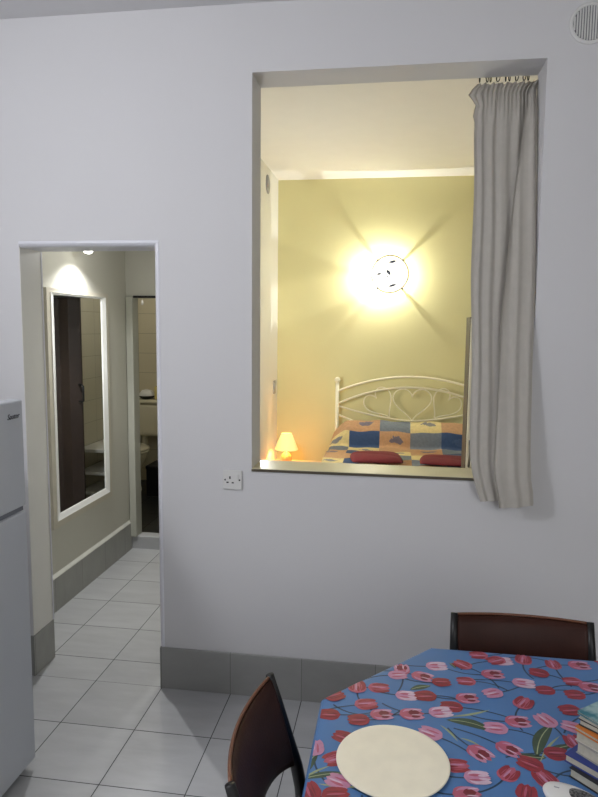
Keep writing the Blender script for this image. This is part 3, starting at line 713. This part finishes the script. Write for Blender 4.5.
# ---------------------------------------------------------------- chairs
def chair(loc, rz, label):
    """faces +x; the top of the backrest is at x = 0, z = 0.80"""
    t = thing('dining_chair', label, 'chair', loc, rz, 'brown leather dining chairs')
    W = 0.205
    def bow(y): return -0.036 * (1 - (y / W) ** 2)
    # backrest: curved padded leather panel
    bm = bmesh.new(); nyy, nz = 24, 10; G = []
    for side in (0, 1):
        g = []
        for k in range(nz + 1):
            row = []
            for j in range(nyy + 1):
                y = -W + 0.004 + (2 * W - 0.008) * j / nyy; e = 1 - (y / W) ** 2
                zt = 0.795 - 0.005 * e; zb = 0.560 + 0.050 * e
                s = k / nz; z = zb + (zt - zb) * s
                rec = (0.80 - z) * 0.29
                puff = 0.011 * (max(0, e) ** 0.35) * (max(0, 1 - (2 * s - 1) ** 4)) + 0.004
                row.append(bm.verts.new((rec + bow(y) + (puff if side else -puff), y, z)))
            g.append(row)
        G.append(g)
    for g in G:
        for k in range(nz):
            for j in range(nyy): bm.faces.new((g[k][j], g[k][j + 1], g[k + 1][j + 1], g[k + 1][j]))
    a, b_ = G
    for j in range(nyy):
        for k in (0, nz): bm.faces.new((a[k][j], a[k][j + 1], b_[k][j + 1], b_[k][j]))
    for k in range(nz):
        for j in (0, nyy): bm.faces.new((a[k][j], a[k + 1][j], b_[k + 1][j], b_[k][j]))
    bk = obj('backrest', bm, M['leather'], t, True)
    bm = bmesh.new()
    tube(bm, [(bow(y) - 0.002 + 0.0, y, 0.799 - 0.005 * (1 - (y / W) ** 2)) for y in [-W + .01 + (2 * W - .02) * j / 20 for j in range(21)]], 0.0042, 8)
    obj('piping', bm, M['piping'], bk, True)
    for s in (-1, 1):
        y = s * W
        bm = bmesh.new()
        pts = [(-0.004, y, 0.802), (0.018, y, 0.73), (0.044, y, 0.64), (0.068, y, 0.56), (0.080, y, 0.50), (0.085, y, 0.44), (0.07, y, 0.32), (0.03, y, 0.12), (0.0, y, 0.0)]
        tube(bm, pts, [0.011, 0.013, 0.015, 0.017, 0.017, 0.016, 0.015, 0.014, 0.013], 10, flat=(1.0, 1.0))
        obj('rear_leg', bm, M['black_metal'], t, True)
        bm = bmesh.new(); tube(bm, [(0.085, y, 0.415), (0.30, y, 0.425), (0.44, y, 0.425), (0.47, y, 0.40), (0.475, y, 0.2), (0.48, y, 0.0)], 0.013, 10); obj('front_leg', bm, M['black_metal'], t, True)
    bm = bmesh.new(); tube(bm, [(0.45, -W, 0.41), (0.45, W, 0.41)], 0.011, 10); obj('stretcher', bm, M['black_metal'], t, True)
    bm = bmesh.new(); box(bm, 0.09, 0.49, -W + .017, W - .017, 0.425, 0.475, 0.02, 4); obj('seat', bm, M['leather'], t, True)
    return t
chair((0.753, -1.408, 0), 0.0, 'brown leather dining chair at the left side of the table')
chair((1.462, -0.75, 0), -PI / 2, 'brown leather dining chair behind the table against the white wall')

# ---------------------------------------------------------------- table and tulip tablecloth
TX0, TX1, TY1, TY0, TZ = 0.888, 1.972, -0.893, -1.975, 0.752
OCT = [(TX0 + .29, TY1), (TX1 - .29, TY1), (TX1, TY1 - .32), (TX1, TY0 + .32), (TX1 - .29, TY0), (TX0 + .29, TY0), (TX0, TY0 + .32), (TX0, TY1 - .32)]
TCX, TCY = (TX0 + TX1) / 2, (TY0 + TY1) / 2
t = thing('dining_table', 'eight-sided dining table under the tulip tablecloth', 'table', (TCX, TCY, 0))
bm = bmesh.new(); prism(bm, [((x - TCX) * .993, (y - TCY) * .993) for x, y in OCT], 0.722, TZ - 0.002); obj('tabletop', bm, M['table_wood'], t)
for sx in (-1, 1):
    for sy in (-1, 1):
        bm = bmesh.new(); tube(bm, [(sx * .33, sy * .33, 0.722), (sx * .36, sy * .36, 0.0)], [0.024, 0.018], 12); obj('leg', bm, M['steel'], t, True)
obj('apron', B(-.36, .36, -.36, .36, 0.655, 0.722), M['table_wood'], t)

CLOTH = [mat('blue_oilcloth', (80, 122, 174), 0.32, var=0.03, scale=9, bump=0.10, bscale=5, spec=0.3),
         mat('tulip_red', (146, 42, 56), 0.4, var=0.12, scale=90), mat('tulip_dark_red', (118, 30, 46), 0.4, var=0.12, scale=90),
         mat('tulip_rose', (178, 88, 112), 0.4, var=0.10, scale=90), mat('tulip_pink', (190, 132, 162), 0.4, var=0.10, scale=90),
         mat('tulip_pale', (208, 182, 200), 0.4, var=0.08, scale=90), mat('tulip_stem', (34, 60, 84), 0.45, var=0.05, scale=60),
         mat('tulip_leaf', (60, 80, 62), 0.45, var=0.15, scale=50), mat('tulip_leaf_pale', (150, 160, 120), 0.45, var=0.1, scale=50)]
bm = bmesh.new()
CZ = TZ + 0.002
# octagon sides rounded a little at the edge, then hanging with shallow waves
ring_pts = []
for i in range(8):
    a, b_ = Vector(OCT[i]), Vector(OCT[(i + 1) % 8])
    for k in range(12): ring_pts.append(a.lerp(b_, k / 12))
ctr = Vector((TCX, TCY)); npt = len(ring_pts)
def ringv(scale, z, wave=0.0):
    out = []
    for i, p in enumerate(ring_pts):
        d = (p - ctr); n = d.normalized()
        q = ctr + d * scale + n * wave * math.sin(i * 2 * PI / npt * 16 + math.sin(i * .4))
        out.append(bm.verts.new((q.x, q.y, z)))
    return out
inner = ringv(0.985, CZ)
bm.faces.new(inner)
prev = inner
for sc_, z, wv in ((0.997, CZ - 0.001, 0), (1.006, CZ - 0.008, 0), (1.010, CZ - 0.03, 0.001), (1.014, CZ - 0.08, 0.006), (1.02, CZ - 0.14, 0.012), (1.026, CZ - 0.20, 0.016)):
    cur = ringv(sc_, z, wv)
    for j in range(npt): bm.faces.new((prev[j], prev[(j + 1) % npt], cur[(j + 1) % npt], cur[j]))
    prev = cur
for f in bm.faces: f.material_index = 0
LAY = [0]
def inside(x, y):
    for i in range(8):
        a, b_ = OCT[i], OCT[(i + 1) % 8]
        if (b_[0] - a[0]) * (y - a[1]) - (b_[1] - a[1]) * (x - a[0]) > -0.004: return False
    return True
def clip(poly):
    for i in range(8):
        a, b_ = OCT[i], OCT[(i + 1) % 8]
        def side(p): return (b_[0] - a[0]) * (p[1] - a[1]) - (b_[1] - a[1]) * (p[0] - a[0]) + 0.0015
        out = []
        for k in range(len(poly)):
            p, q = poly[k - 1], poly[k]; sp_, sq = side(p), side(q)
            if sq <= 0:
                if sp_ > 0: f = sp_ / (sp_ - sq); out.append((p[0] + (q[0] - p[0]) * f, p[1] + (q[1] - p[1]) * f))
                out.append(q)
            elif sp_ <= 0: f = sp_ / (sp_ - sq); out.append((p[0] + (q[0] - p[0]) * f, p[1] + (q[1] - p[1]) * f))
        poly = out
        if len(poly) < 3: return None
    return poly
def flat(poly, mi, lay):
    poly = clip(poly)
    if not poly: return
    z = CZ + 0.00012 * lay
    try: f = bm.faces.new([bm.verts.new((x, y, z)) for x, y in poly]); f.material_index = mi
    except ValueError: pass
def xf(pts, c, a, s):
    return [(c[0] + s * (p[0] * math.cos(a) - p[1] * math.sin(a)), c[1] + s * (p[0] * math.sin(a) + p[1] * math.cos(a))) for p in pts]
def petal(x0, x1, w_, y0=0.0, y1=0.0, n=9, blunt=0.5, base=0.0):
    up, lo = [], []
    for i in range(n + 1):
        s = i / n; h = w_ * (math.sin(PI * (base + (1 - base) * s ** 0.85)) ** blunt if 0 < s < 1 else 0.0)
        x = x0 + (x1 - x0) * s; y = y0 + (y1 - y0) * s
        up.append((x, y + h)); lo.append((x, y - h))
    return lo + up[::-1][1:-1]
def tulip(c, a, s, kind, lay0, rng):
    L_ = lay0
    def P(x0, x1, w_, y0, y1, mi, l, blunt=0.7): flat(xf(petal(x0, x1, w_, y0, y1, blunt=blunt), c, a, s), mi, L_ + l)
    body, side, lite, dark = {'red': (1, 1, 3, 2), 'rose': (3, 1, 4, 1), 'pink': (4, 4, 5, 3), 'pale': (4, 5, 5, 3), 'open': (3, 4, 5, 2)}[kind]
    P(-0.52, 0.46, 0.42, 0, 0, body, 0, 0.55)
    k = 0.0 if kind == 'red' else (0.04 if kind in ('rose', 'pink') else 0.10)
    for yy in (-0.22, 0.22): P(-0.34, 0.47 + k, 0.20, yy * .75, yy * (1.0 + 2 * k), side, 1, 0.6)
    P(-0.46, 0.50 + k, 0.23, 0, 0, body, 2, 0.6)
    if kind == 'open':
        P(-0.10, 0.42, 0.20, 0.08, 0.10, dark, 3); P(-0.02, 0.38, 0.09, -0.20, -0.22, dark, 3)
        P(0.0, 0.50, 0.035, -0.07, -0.10, lite, 4); P(0.10, 0.56, 0.03, 0.26, 0.34, lite, 4)
    elif kind in ('pale', 'pink'):
        P(-0.30, 0.30, 0.07, 0.12, 0.13, dark, 3); P(-0.34, 0.26, 0.05, -0.16, -0.15, dark, 3)
        if kind == 'pale':
            for yy in (-0.3, -0.1, 0.12, 0.3): P(0.08, 0.60 - 0.3 * abs(yy), 0.075, yy * .8, yy * 1.1, lite, 4)
        else: P(-0.2, 0.46, 0.05, 0.01, 0.03, lite, 4)
    else:
        P(-0.36, 0.34, 0.028, 0.18, 0.16, dark, 3); P(-0.36, 0.34, 0.028, -0.17, -0.16, dark, 3)
        P(-0.34, 0.36, 0.05, 0.05, 0.04, lite if kind == 'rose' else 3, 4); P(-0.40, 0.10, 0.06, -0.06, -0.04, dark, 3)
def stem(c, a, s, length, curve, mi=6, wd=0.0022, lay=1):
    pts = []; x, y = c[0] - 0.42 * s * math.cos(a), c[1] - 0.42 * s * math.sin(a); d = a + PI
    for i in range(11):
        pts.append((x, y)); x += length / 10 * math.cos(d); y += length / 10 * math.sin(d); d += curve / 10
    for i in range(10):
        p, q = pts[i], pts[i + 1]; n = Vector((q[1] - p[1], p[0] - q[0])).normalized() * wd
        flat([(p[0] - n.x, p[1] - n.y), (q[0] - n.x, q[1] - n.y), (q[0] + n.x, q[1] + n.y), (p[0] + n.x, p[1] + n.y)], mi, lay)
def leaf(p, q, w_, bend, mi, lay=2):
    p, q = Vector(p), Vector(q); n = Vector((-(q - p).y, (q - p).x)).normalized(); up, lo = [], []
    for i in range(13):
        s = i / 12; m_ = p.lerp(q, s) + n * bend * math.sin(PI * s); h = w_ * math.sin(PI * s) ** 0.8
        up.append(m_ + n * h); lo.append(m_ - n * h)
    for i in range(12):
        flat([tuple(lo[i]), tuple(lo[i + 1]), tuple(up[i + 1]), tuple(up[i])], mi, lay)
    for i in range(1, 11):
        m1, m2 = (up[i] + lo[i]) / 2, (up[i + 1] + lo[i + 1]) / 2
        flat([tuple(m1 - n * .0012), tuple(m2 - n * .0012), tuple(m2 + n * .0012), tuple(m1 + n * .0012)], 8, lay + 1)
TUL = [(1.313, -0.917, 'rose', -2.98, 0.053),
       (1.359, -0.94, 'rose', -2.61, 0.055),
       (1.261, -0.982, 'rose', 2.55, 0.054),
       (1.186, -1.0, 'pale', 0.18, 0.056),
       (1.144, -1.062, 'open', -0.29, 0.056),
       (1.196, -1.084, 'red', 0.18, 0.052),
       (1.262, -1.066, 'rose', -3.05, 0.051),
       (1.336, -1.02, 'open', 0.18, 0.058),
       (1.325, -1.115, 'pink', -2.71, 0.053),
       (1.1, -1.162, 'pale', 0.0, 0.053),
       (1.149, -1.156, 'red', -2.94, 0.059),
       (1.254, -1.151, 'open', 0.2, 0.055),
       (1.212, -1.193, 'red', 3.14, 0.058),
       (1.182, -1.223, 'pale', 0.29, 0.055),
       (1.111, -1.243, 'open', 0.2, 0.056),
       (1.091, -1.034, 'open', 1.65, 0.052),
       (1.31, -1.266, 'pink', 3.14, 0.056),
       (1.154, -1.313, 'pink', 2.68, 0.058),
       (1.374, -0.942, 'pale', 0.18, 0.055),
       (1.437, -0.924, 'rose', 1.36, 0.057),
       (1.465, -0.991, 'red', 2.92, 0.056),
       (1.516, -0.937, 'rose', 1.65, 0.052),
       (1.586, -0.93, 'open', 0.09, 0.057),
       (1.412, -1.053, 'pale', -0.1, 0.056),
       (1.463, -1.077, 'red', -2.94, 0.053),
       (1.547, -1.021, 'rose', -2.96, 0.051),
       (1.585, -1.044, 'open', -0.1, 0.058),
       (1.535, -1.086, 'red', -2.94, 0.055),
       (1.504, -1.161, 'red', -2.88, 0.057),
       (1.395, -1.149, 'rose', 1.0, 0.058),
       (1.365, -1.231, 'open', 0.11, 0.057),
       (1.435, -1.216, 'pink', 2.09, 0.058),
       (1.493, -1.234, 'pink', 2.74, 0.054),
       (1.259, -1.364, 'open', -0.79, 0.057),
       (1.325, -1.34, 'open', -0.59, 0.055),
       (1.364, -1.386, 'red', 2.68, 0.058),
       (1.432, -1.34, 'red', 0.11, 0.058),
       (1.312, -1.427, 'rose', 0.93, 0.052),
       (1.243, -1.45, 'pale', 0.11, 0.052),
       (1.34, -1.478, 'red', 1.29, 0.053),
       (1.388, -1.432, 'rose', 2.03, 0.059),
       (1.216, -1.504, 'open', 0.12, 0.054),
       (1.204, -1.417, 'rose', 0.12, 0.056),
       (1.038, -1.256, 'open', 0.2, 0.053),
       (0.984, -1.287, 'red', -2.94, 0.055),
       (0.953, -1.357, 'red', 2.82, 0.054),
       (0.955, -1.508, 'pink', 2.74, 0.054),
       (0.919, -1.194, 'red', 0.59, 0.056),
       (0.911, -1.275, 'red', -3.04, 0.056),
       (1.0, -1.218, 'rose', 0.29, 0.058),
       (0.891, -1.408, 'pink', 1.7, 0.056),
       (0.944, -1.435, 'rose', -2.58, 0.058),
       (0.898, -1.544, 'red', 1.98, 0.058),
       (0.954, -1.549, 'red', 0.24, 0.059),
       (1.03, -1.137, 'rose', 0.09, 0.056),
       (1.079, -1.066, 'pink', 0.18, 0.052),
       (0.973, -1.143, 'rose', 1.65, 0.058),
       (1.556, -1.163, 'pink', 0.61, 0.059),
       (1.523, -1.297, 'red', 0.11, 0.058),
       (1.482, -1.293, 'rose', 1.82, 0.056),
       (0.976, -1.396, 'red', 1.57, 0.057),
       (1.489, -1.387, 'rose', 0.12, 0.053)]
LEAVES = [((1.195, -1.251), (1.304, -1.281), 0.016, 0.012, 7),
          ((1.203, -1.237), (1.307, -1.191), 0.004, -0.005, 8),
          ((1.179, -1.274), (1.216, -1.332), 0.003, 0.004, 8),
          ((1.384, -1.361), (1.449, -1.225), 0.016, 0.01, 7),
          ((1.34, -1.355), (1.406, -1.358), 0.011, -0.004, 7),
          ((1.387, -1.378), (1.455, -1.271), 0.003, 0.006, 8),
          ((1.111, -1.132), (1.167, -1.104), 0.011, 0.003, 7),
          ((0.876, -1.508), (0.902, -1.422), 0.014, 0.006, 7),
          ((0.879, -1.511), (0.967, -1.478), 0.009, 0.004, 7),
          ((0.914, -1.52), (1.001, -1.515), 0.004, -0.004, 8),
          ((1.406, -1.341), (1.48, -1.3), 0.01, 0.003, 7),
          ((1.224, -0.974), (1.241, -1.004), 0.005, 0.002, 7),
          ((1.222, -1.317), (1.264, -1.339), 0.003, 0.003, 8),
          ((0.879, -1.514), (0.933, -1.461), 0.003, 0.004, 8)]
rng = random.Random(5)
seen = []
for (x, y, kind, a, s) in TUL:
    seen.append((x, y)); stem((x, y), a, s, rng.uniform(.07, .13), rng.choice((-1, 1)) * rng.uniform(.3, 1.1))
tries = 0; extra = []
while tries < 4000:
    tries += 1
    x, y = rng.uniform(TX0, TX1), rng.uniform(TY0, TY1)
    if (y > -1.56 and x < 1.60 + (y + 1.2) * .0) or not inside(x, y): continue
    if any((x - p) ** 2 + (y - q) ** 2 < 0.082 ** 2 for p, q in seen): continue
    seen.append((x, y)); extra.append((x, y, rng.choice(('red', 'rose', 'pink', 'pale', 'open', 'red')), rng.uniform(0, 2 * PI), rng.uniform(.056, .064)))
for e_ in extra: stem(e_[:2], e_[3], e_[4], rng.uniform(.07, .13), rng.uniform(-1, 1))
for lf in LEAVES: leaf(*lf)
for i, (x, y, kind, a, s) in enumerate(TUL + extra): tulip((x, y), a, s, kind, 4 + (i % 3) * 5, rng)
o = obj('tablecloth', bm, CLOTH)
tag(o, 'blue tablecloth printed with pink and red tulips on the table', 'tablecloth')
CTOP = CZ + 0.0022

bm = bmesh.new(); lathe(bm, [(0, 0), (0.118, 0), (0.1225, 0.002), (0.1235, 0.004), (0.1225, 0.006), (0.118, 0.0068), (0, 0.0072)], 72)
o = obj('placemat', bm, M['plate'], smooth=False, loc=(1.067, -1.4286, CTOP)); tag(o, 'round pale cream board lying on the tulip tablecloth', 'placemat')

# ---------------------------------------------------------------- books
def book(x, y, z, ang, ln, wd, th, cover, label, spine=False, page=None, mark=None):
    """(x, y) is the corner nearest the chair; the book runs from it along ang and ang + 90 degrees"""
    t = thing('book', label, 'book', (x, y, z), ang, 'books stacked on the table')
    bm = bmesh.new(); c = 0.0018
    box(bm, 0, ln, 0, wd, 0, c); box(bm, 0, ln, 0, wd, th - c, th); box(bm, ln - c, ln, 0, wd, c, th - c)
    obj('cover', bm, cover, t)
    obj('pages', B(0.002, ln - c - .0002, 0.003, wd - .003, c + .0001, th - c - .0001), page or M['paper'], t)
    if mark: obj('cover_print', B(*mark[0], th + .00005, th + .0005), mark[1], t)['label'] = mark[2]
    return t
def patch_cover(name, a, b_, sc_):
    m = mat(name, a, 0.35); nt = m.node_tree; N = nt.nodes
    v = N.new('ShaderNodeTexNoise'); v.inputs['Scale'].default_value = sc_; v.inputs['Detail'].default_value = 4
    tc = N.new('ShaderNodeTexCoord'); nt.links.new(tc.outputs['Object'], v.inputs['Vector'])
    cr = N.new('ShaderNodeValToRGB'); cr.color_ramp.elements[0].position = .42; cr.color_ramp.elements[1].position = .6
    cr.color_ramp.elements[0].color = lin(a); cr.color_ramp.elements[1].color = lin(b_)
    nt.links.new(v.outputs['Fac'], cr.inputs[0]); nt.links.new(cr.outputs[0], N['Principled BSDF'].inputs['Base Color'])
    return m
A0 = math.radians(-47)
cover_c = {k: mat('book_cover_' + k, c, 0.35, var=0.05, scale=30) for k, c in
           (('black', (34, 34, 38)), ('blue', (42, 58, 128)), ('grey', (150, 150, 146)), ('white', (190, 186, 176)), ('orange', (200, 116, 44)), ('dark_green', (50, 66, 60)))}
teal = patch_cover('book_cover_teal_picture', (36, 108, 122), (150, 176, 176), 26)
zz = CTOP
STK = [(1.452, -1.396, 0, .20, .15, .021, 'black', 'bottom book of the stack, black cover and white pages'),
       (1.446, -1.378, 3, .21, .15, .018, 'blue', 'book with a plain blue cover low in the stack on the table'),
       (1.470, -1.372, -3, .19, .14, .026, 'grey', 'thick pale grey book lying just above the blue one'),
       (1.468, -1.368, 1, .19, .14, .022, 'white', 'white paperback under the orange book in the stack'),
       (1.466, -1.370, -2, .19, .14, .010, 'orange', 'thin book with an orange cover in the middle of the stack'),
       (1.474, -1.366, 4, .18, .13, .014, 'black', 'black-backed book lying right on the orange one'),
       (1.474, -1.364, 1, .18, .13, .010, 'white', 'thin white booklet second from the top of the stack'),
       (1.470, -1.366, -4, .19, .14, .007, 'teal', 'top book of the stack, with a teal picture cover')]
for (x, y, da, ln, wd, th, cv, lb) in STK:
    book(x - 0.014, y - 0.020, zz, A0 + math.radians(da), ln, wd, th, teal if cv == 'teal' else cover_c[cv], lb)
    zz += th + 0.0006

# white handset with a speckled black panel
t = thing('remote_control', 'white rounded handset with a black speckled panel in front of the books', 'remote control', (1.437, -1.522, CTOP), math.radians(-42))
bm = bmesh.new(); ellipsoid(bm, (0, 0, 0.013), (0.082, 0.044, 0.013), 40, 12, 0.7); obj('body', bm, M['white_plastic'], t, True)
sp_m = patch_cover('black_speckled_panel', (16, 16, 18), (120, 120, 122), 220)
bm = bmesh.new(); ellipsoid(bm, (0.008, 0.008, 0.0225), (0.048, 0.027, 0.005), 32, 8, 0.7); obj('button_panel', bm, sp_m, t, True)
bm = bmesh.new(); prism(bm, [(-0.060, -0.003), (-0.044, 0.004), (-0.042, 0.001), (-0.058, -0.006)], 0.0235, 0.0243); obj('printed_mark', bm, M['grey_plastic'], t)
